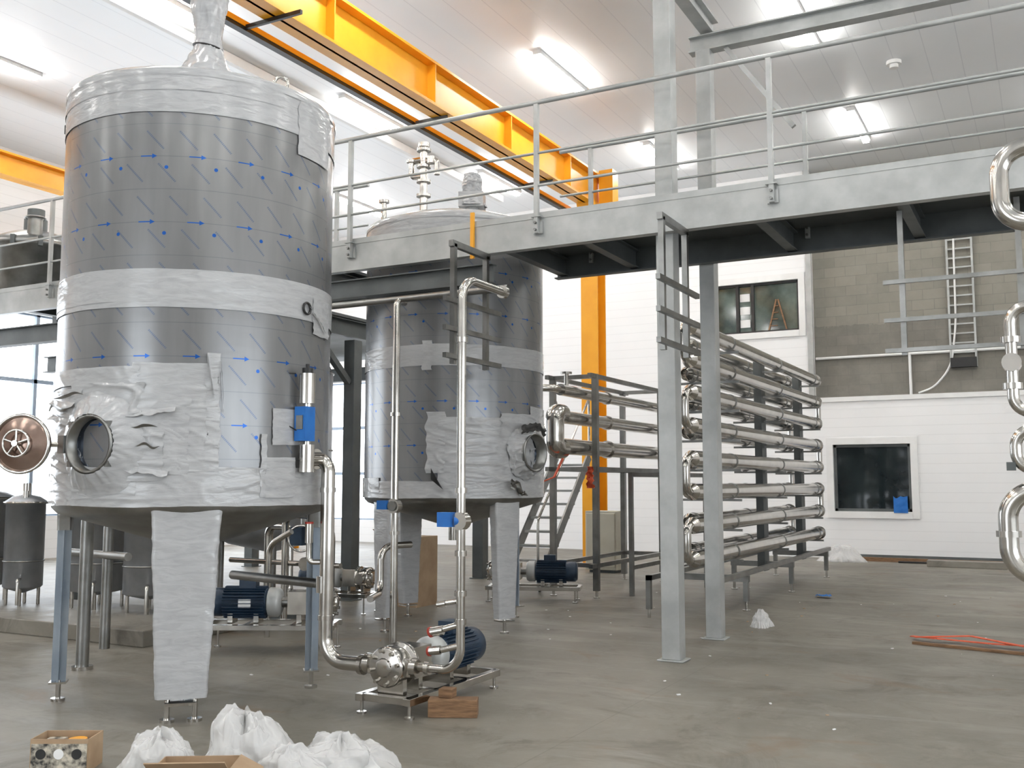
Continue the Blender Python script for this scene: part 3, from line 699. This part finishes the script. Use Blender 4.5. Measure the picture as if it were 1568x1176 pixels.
for yy in(12.7,15.2,17.8):
    b.bx(-3.925,-3.815,yy-.13,yy+.13,.3,3.5,galv_dk)
    for x in(-3.46,-4.32): b.bx(x-.03,x+.03,yy-.04,yy+.04,.12,.36,steel_dk); b.cyl((x,yy,0),(x,yy,.12),.02,steel);b.cyl((x,yy,0),(x,yy,.015),.05,steel)
    b.bx(-4.36,-3.42,yy-.04,yy+.04,.36,.44,steel_dk)
    for z in rows: b.bx(-4.28,-3.49,yy-.02,yy+.02,z-.13,z-.10,steel_dk)
for x in(-3.46,-4.32): b.bx(x-.03,x+.03,11.5,18.1,.44,.50,steel_dk)
for x in(-3.46,-4.32): b.bx(x-.03,x+.03,11.5,11.56,.1,.5,steel_dk);b.cyl((x,11.53,0),(x,11.53,.12),.02,steel)
b.done()
b=Bd('tubular_holding_rack')
for x in(-5.68,-6.35):
    for yy in(13.1,15.8): 
        b.bx(x-.04,x+.04,yy-.04,yy+.04,.1,3.15,steel_dk);b.cyl((x,yy,0),(x,yy,.12),.02,steel);b.cyl((x,yy,0),(x,yy,.015),.05,steel)
    for z in(3.12,1.8,.45): b.bx(x-.03,x+.03,12.9,16.0,z-.03,z+.03,steel_dk)
for yy in(13.1,15.8):
    for z in(3.12,1.8,.45): b.bx(-6.35,-5.68,yy-.03,yy+.03,z-.03,z+.03,steel_dk)
for z,r in((2.87,.08),(2.5,.09),(2.1,.11)):
    b.cyl((-5.85,12.3,z),(-5.85,16.4,z),r,steel,seg=24); b.cyl((-5.85,13.9,z),(-5.85,13.95,z),r*1.2,steel);b.cyl((-5.85,16.36,z),(-5.85,16.4,z),r*1.3,steel)
b.pipe([(-5.85,12.35,2.06),(-5.85,12.12,2.06),(-5.85,12.12,2.54),(-5.85,12.35,2.54)],.13,steel,.22,24,10)
b.pipe([(-5.85,12.3,2.87),(-5.85,12.05,2.87),(-6.3,11.7,2.87)],.05,steel,.1);b.cyl((-5.85,12.5,2.9),(-5.85,12.5,3.1),.03,steel);b.cyl((-5.85,12.5,3.1),(-5.85,12.5,3.13),.08,steel)
b.done()
b=Bd('pump_skid_frame')
for x,y in((-5.35,13.6),(-5.35,15.2),(-4.75,15.2),(-4.75,13.9)):
    b.bx(x-.03,x+.03,y-.03,y+.03,.0,1.75,steel_dk)
for z in(1.72,.4):
    b.bx(-5.38,-4.72,15.17,15.23,z-.03,z+.03,steel_dk);b.bx(-5.38,-5.32,13.6,15.2,z-.03,z+.03,steel_dk);b.bx(-4.78,-4.72,13.9,15.2,z-.03,z+.03,steel_dk)
b.bx(-5.38,-4.72,13.6,13.66,1.69,1.75,steel_dk)
b.done()
b=Bd('metal_stairs')
for x in(-7.35,-6.75): b.beam((x,13.4,.05),(x,15.3,2.05),.03,.16,steel_dk)
for i in range(9): b.bx(-7.35,-6.75,13.5+.2*i,13.72+.2*i,.2+.21*i,.235+.21*i,galv)
for x in(-7.35,-6.75):
    b.pipe([(x,13.4,.05),(x,13.4,1.05),(x,15.3,3.0),(x,15.3,2.0)],.02,steel,.05)
b.done()
b=Bd('control_cabinet');b.bx(-7.5,-6.9,16.8,17.2,.05,1.1,beige);b.bx(-7.48,-6.92,16.78,16.8,.1,1.06,beige);b.bx(-7.45,-6.95,16.85,17.15,0,.05,galv_dk);b.done(.01)
b=Bd('cardboard_box');b.bx(-7.9,-7.3,11.0,11.5,0,.9,card);b.add([(-7.9,11,.9),(-7.3,11,.9),(-7.3,10.85,1.0),(-7.9,10.85,1.0)],[(0,1,2,3)],card);b.done()
# ------------------------------------------------------------ right foreground pipe bends
b=Bd('pipe_bend_assembly')
gx,gy=-.2,6.7
b.pipe([(.9,gy,3.64),(gx,gy,3.64),(gx,gy,3.17),(.9,gy,3.17)],.055,steel,.16,24,12)
b.pipe([(.9,gy,1.56),(gx-.04,gy,1.56),(gx-.04,gy,1.05),(.9,gy,1.05)],.055,steel,.17,24,12)
b.pipe([(.5,gy,2.66),(gx+.02,gy,2.66),(gx+.02,gy,2.02),(.3,gy,2.02)],.034,steel,.1,14,8)
b.pipe([(.5,gy,1.92),(gx+.02,gy,1.92),(gx+.02,gy,1.68),(.3,gy,1.68)],.034,steel,.1,14,8)
clamp(b,(gx+.02,gy,2.46),(0,0,1),.04);clamp(b,(gx+.02,gy,2.18),(0,0,1),.04);b.cyl((gx+.02,gy-.06,2.32),(gx+.02,gy+.05,2.32),.055,steel)
b.box((gx-.01,gy,1.70),(.05,.05,.05),galv_dk);clamp(b,(gx-.04,gy,1.3),(0,0,1),.05)
b.bx(.5,.58,gy+.06,gy+.14,0,3.9,steel);b.bx(.9,.98,gy-.04,gy+.04,0,3.9,steel)
b.done()
b=Bd('galvanised_floor_post');b.bx(-.17,-.07,5.80,5.90,0,.62,galv);b.bx(-.21,-.03,5.76,5.94,0,.012,galv);b.done(.004)
# ------------------------------------------------------------ clutter
b=Bd('cargo_strap')
P=[(-1.35,11.25),(-1.1,11.1),(-.9,11.15),(-.6,11.0),(-.2,11.1),(.3,10.8)]
def strap(pts,w,z):
    for i in range(len(pts)-1):
        a=V((*pts[i],z+.012*(i%2)));c=V((*pts[i+1],z+.012*((i+1)%2)));b.beam(a,c,w,.008,orange)
strap(P,.06,.03);strap([(-1.3,11.05),(-.8,11.3),(-.3,10.9),(.2,11.05)],.05,.05)
b.done()
b=Bd('timber_lath');b.beam((-1.3,10.90,.015),(-.1,10.64,.015),.05,.025,wood);b.done()
b=Bd('cargo_strap')
strapz=[V((-5.72,12.10,1.93)),V((-5.8,12.0,1.68)),V((-6.05,11.8,1.56)),V((-6.3,11.5,1.66))]
for i in range(3): b.beam(strapz[i],strapz[i+1],.05,.015,orange)
b.sheet(lambda s,t:(-5.66+.10*(s-.5)+.05*nz(t*5,s*3),12.85+.08*nz(s*3,t*6),1.83-.3*t),8,14,orange);b.done()
b=Bd('blue_rag');b.sheet(lambda s,t:(-3.0+.2*s,14.6+.15*t,.02+.05*abs(nz(s*5,t*5))),8,8,blue);b.done()
b=Bd('blue_rag');b.sheet(lambda s,t:(-2.95+.28*s,Y1-.07-.02*nz(s*4,t*4),.98+.35*t*(1-.3*abs(nz(s*6,1)))),8,8,blue);b.done()
b=Bd('timber_lath');b.bx(-4.2,-.6,Y1-.6,Y1-.5,0,.08,wood);b.done()
b=Bd('concrete_kerb_piece');b.bx(-2.2,0.2,Y1-1.5,Y1-1.2,0,.12,floor_m);b.done(.01)
b=Bd('power_cable');b.pipe([(-2.8,Y1-.8,.02),(-2.2,Y1-.9,.03),(-1.6,Y1-1.05,.02),(-1,Y1-.9,.03),(-.3,Y1-1.0,.02)],.02,black,.3);b.done()
def bag(name,cx,cy,rx,ry,h,seed,mat=bagm,z0=0.0):
    b=Bd(name,(cx,cy,0))
    def rid(x,y,z): return max(0,1-abs(noise.noise(V((x,y,z))))*3)
    for layer,(sc,ds) in enumerate(((1,0),(.85,3.7))):
        def f(s,t):
            a=2*math.pi*s;e=t*math.pi/2;ca,sa=math.cos(a),math.sin(a);sd=seed+ds
            fl=max(0,1-t*3)
            k=1+.40*nz(ca*1.3+sd,sa*1.3,t*2)+.10*rid(ca*2.5+sd,sa*2.5,t*1.5)+.03*rid(ca*6+sd,sa*6,t*3)+.5*fl*abs(nz(ca*3,sa*3,sd))
            k2=1+.45*nz(ca*t*2+sd,sa*t*2,3)+.16*rid(ca*t*2.5+sd,sa*t*2.5,5)+.05*rid(ca*t*6+sd,sa*t*6,5)
            return (cx+sc*rx*ca*math.cos(e)**.7*k,cy+sc*ry*sa*math.cos(e)**.7*k,z0+.003+sc*h*math.sin(e)**1.1*k2)
        b.sheet(f,170,90,mat)
    b.done()
bag('plastic_bag_heap',-4.12,4.46,.25,.2,.25,1);bag('plastic_bag_heap',-3.60,4.68,.27,.2,.15,5)
bag('plastic_bag_heap',-4.5,4.20,.21,.17,.17,9);bag('plastic_bag_heap',-3.78,4.44,.2,.15,.12,23)
bag('plastic_bag_heap',-2.95,11.4,.1,.14,.14,12);bag('plastic_bag_heap',-3.9,Y1-.95,.4,.22,.25,15)
b=Bd('cardboard_box',(-4.02,4.02,0))
M=Matrix.Rotation(.55,3,'Z')
cc=V((-4.02,4.0,.07))
for off,sz in(((0,-.14,0),(.4,.006,.14)),((0,.14,0),(.4,.006,.14)),((-.2,0,0),(.006,.28,.14)),((.2,0,0),(.006,.28,.14)),((0,0,-.065),(.4,.28,.006))):
    b.box(cc+M@V(off),sz,card,M)
M2=M@Matrix.Rotation(-.6,3,'X');b.box(cc+M@V((0,-.20,.10)),(.4,.14,.006),card,M2)
M2=M@Matrix.Rotation(.5,3,'Y');b.box(cc+M@V((.26,0,.04)),(.14,.28,.006),card,M2)
b.done()
b=Bd('printed_parts_box',(-4.95,3.98,0))
M=Matrix.Rotation(.5,3,'Z');cc=V((-4.99,3.97,.09))
for off,sz in(((0,-.1,0),(.32,.006,.18)),((0,.1,0),(.32,.006,.18)),((-.16,0,0),(.006,.2,.18)),((.16,0,0),(.006,.2,.18)),((0,0,-.087),(.32,.2,.006))):
    b.box(cc+M@V(off),sz,card,M)
b.box(cc+M@V((0,-.106,-.01)),(.31,.004,.15),label,M)
for q in(-.1,0,.1): b.cyl(cc+M@V((q,-.112,.01)),cc+M@V((q,-.108,.01)),.028,black if q else whitep)
b.box(cc+M@V((-.08,0,.0)),(.1,.15,.12),label,M);b.cyl(cc+M@V((.06,0,-.05)),cc+M@V((.06,0,.07)),.05,yellow)
b.done()
b=Bd('floor_debris')
for i in range(60):
    x=random.uniform(-7,-.5);y=random.uniform(6.5,16)
    s_=random.uniform(.006,.016);b.box((x,y,s_/4),(s_*2,s_,s_/2),random.choice([whitep,card,whitep]),Matrix.Rotation(random.random()*3,3,'Z'))
b.done()

# ------------------------------------------------------------ world, camera
w=bpy.data.worlds.new('overcast_sky');bpy.context.scene.world=w;w.use_nodes=True
bg=w.node_tree.nodes['Background'];bg.inputs[0].default_value=(.88,.94,1,1);bg.inputs[1].default_value=6.0
cam=bpy.data.cameras.new('camera');co=bpy.data.objects.new('camera',cam);bpy.context.collection.objects.link(co)
co.location=(0,0,1.6);co.rotation_euler=(math.radians(95.65),0,math.radians(28.2))
cam.lens=35.24;cam.sensor_width=36;cam.clip_end=200
bpy.context.scene.camera=co
try: bpy.context.scene.view_settings.view_transform='Standard'
except Exception as e: print(e)
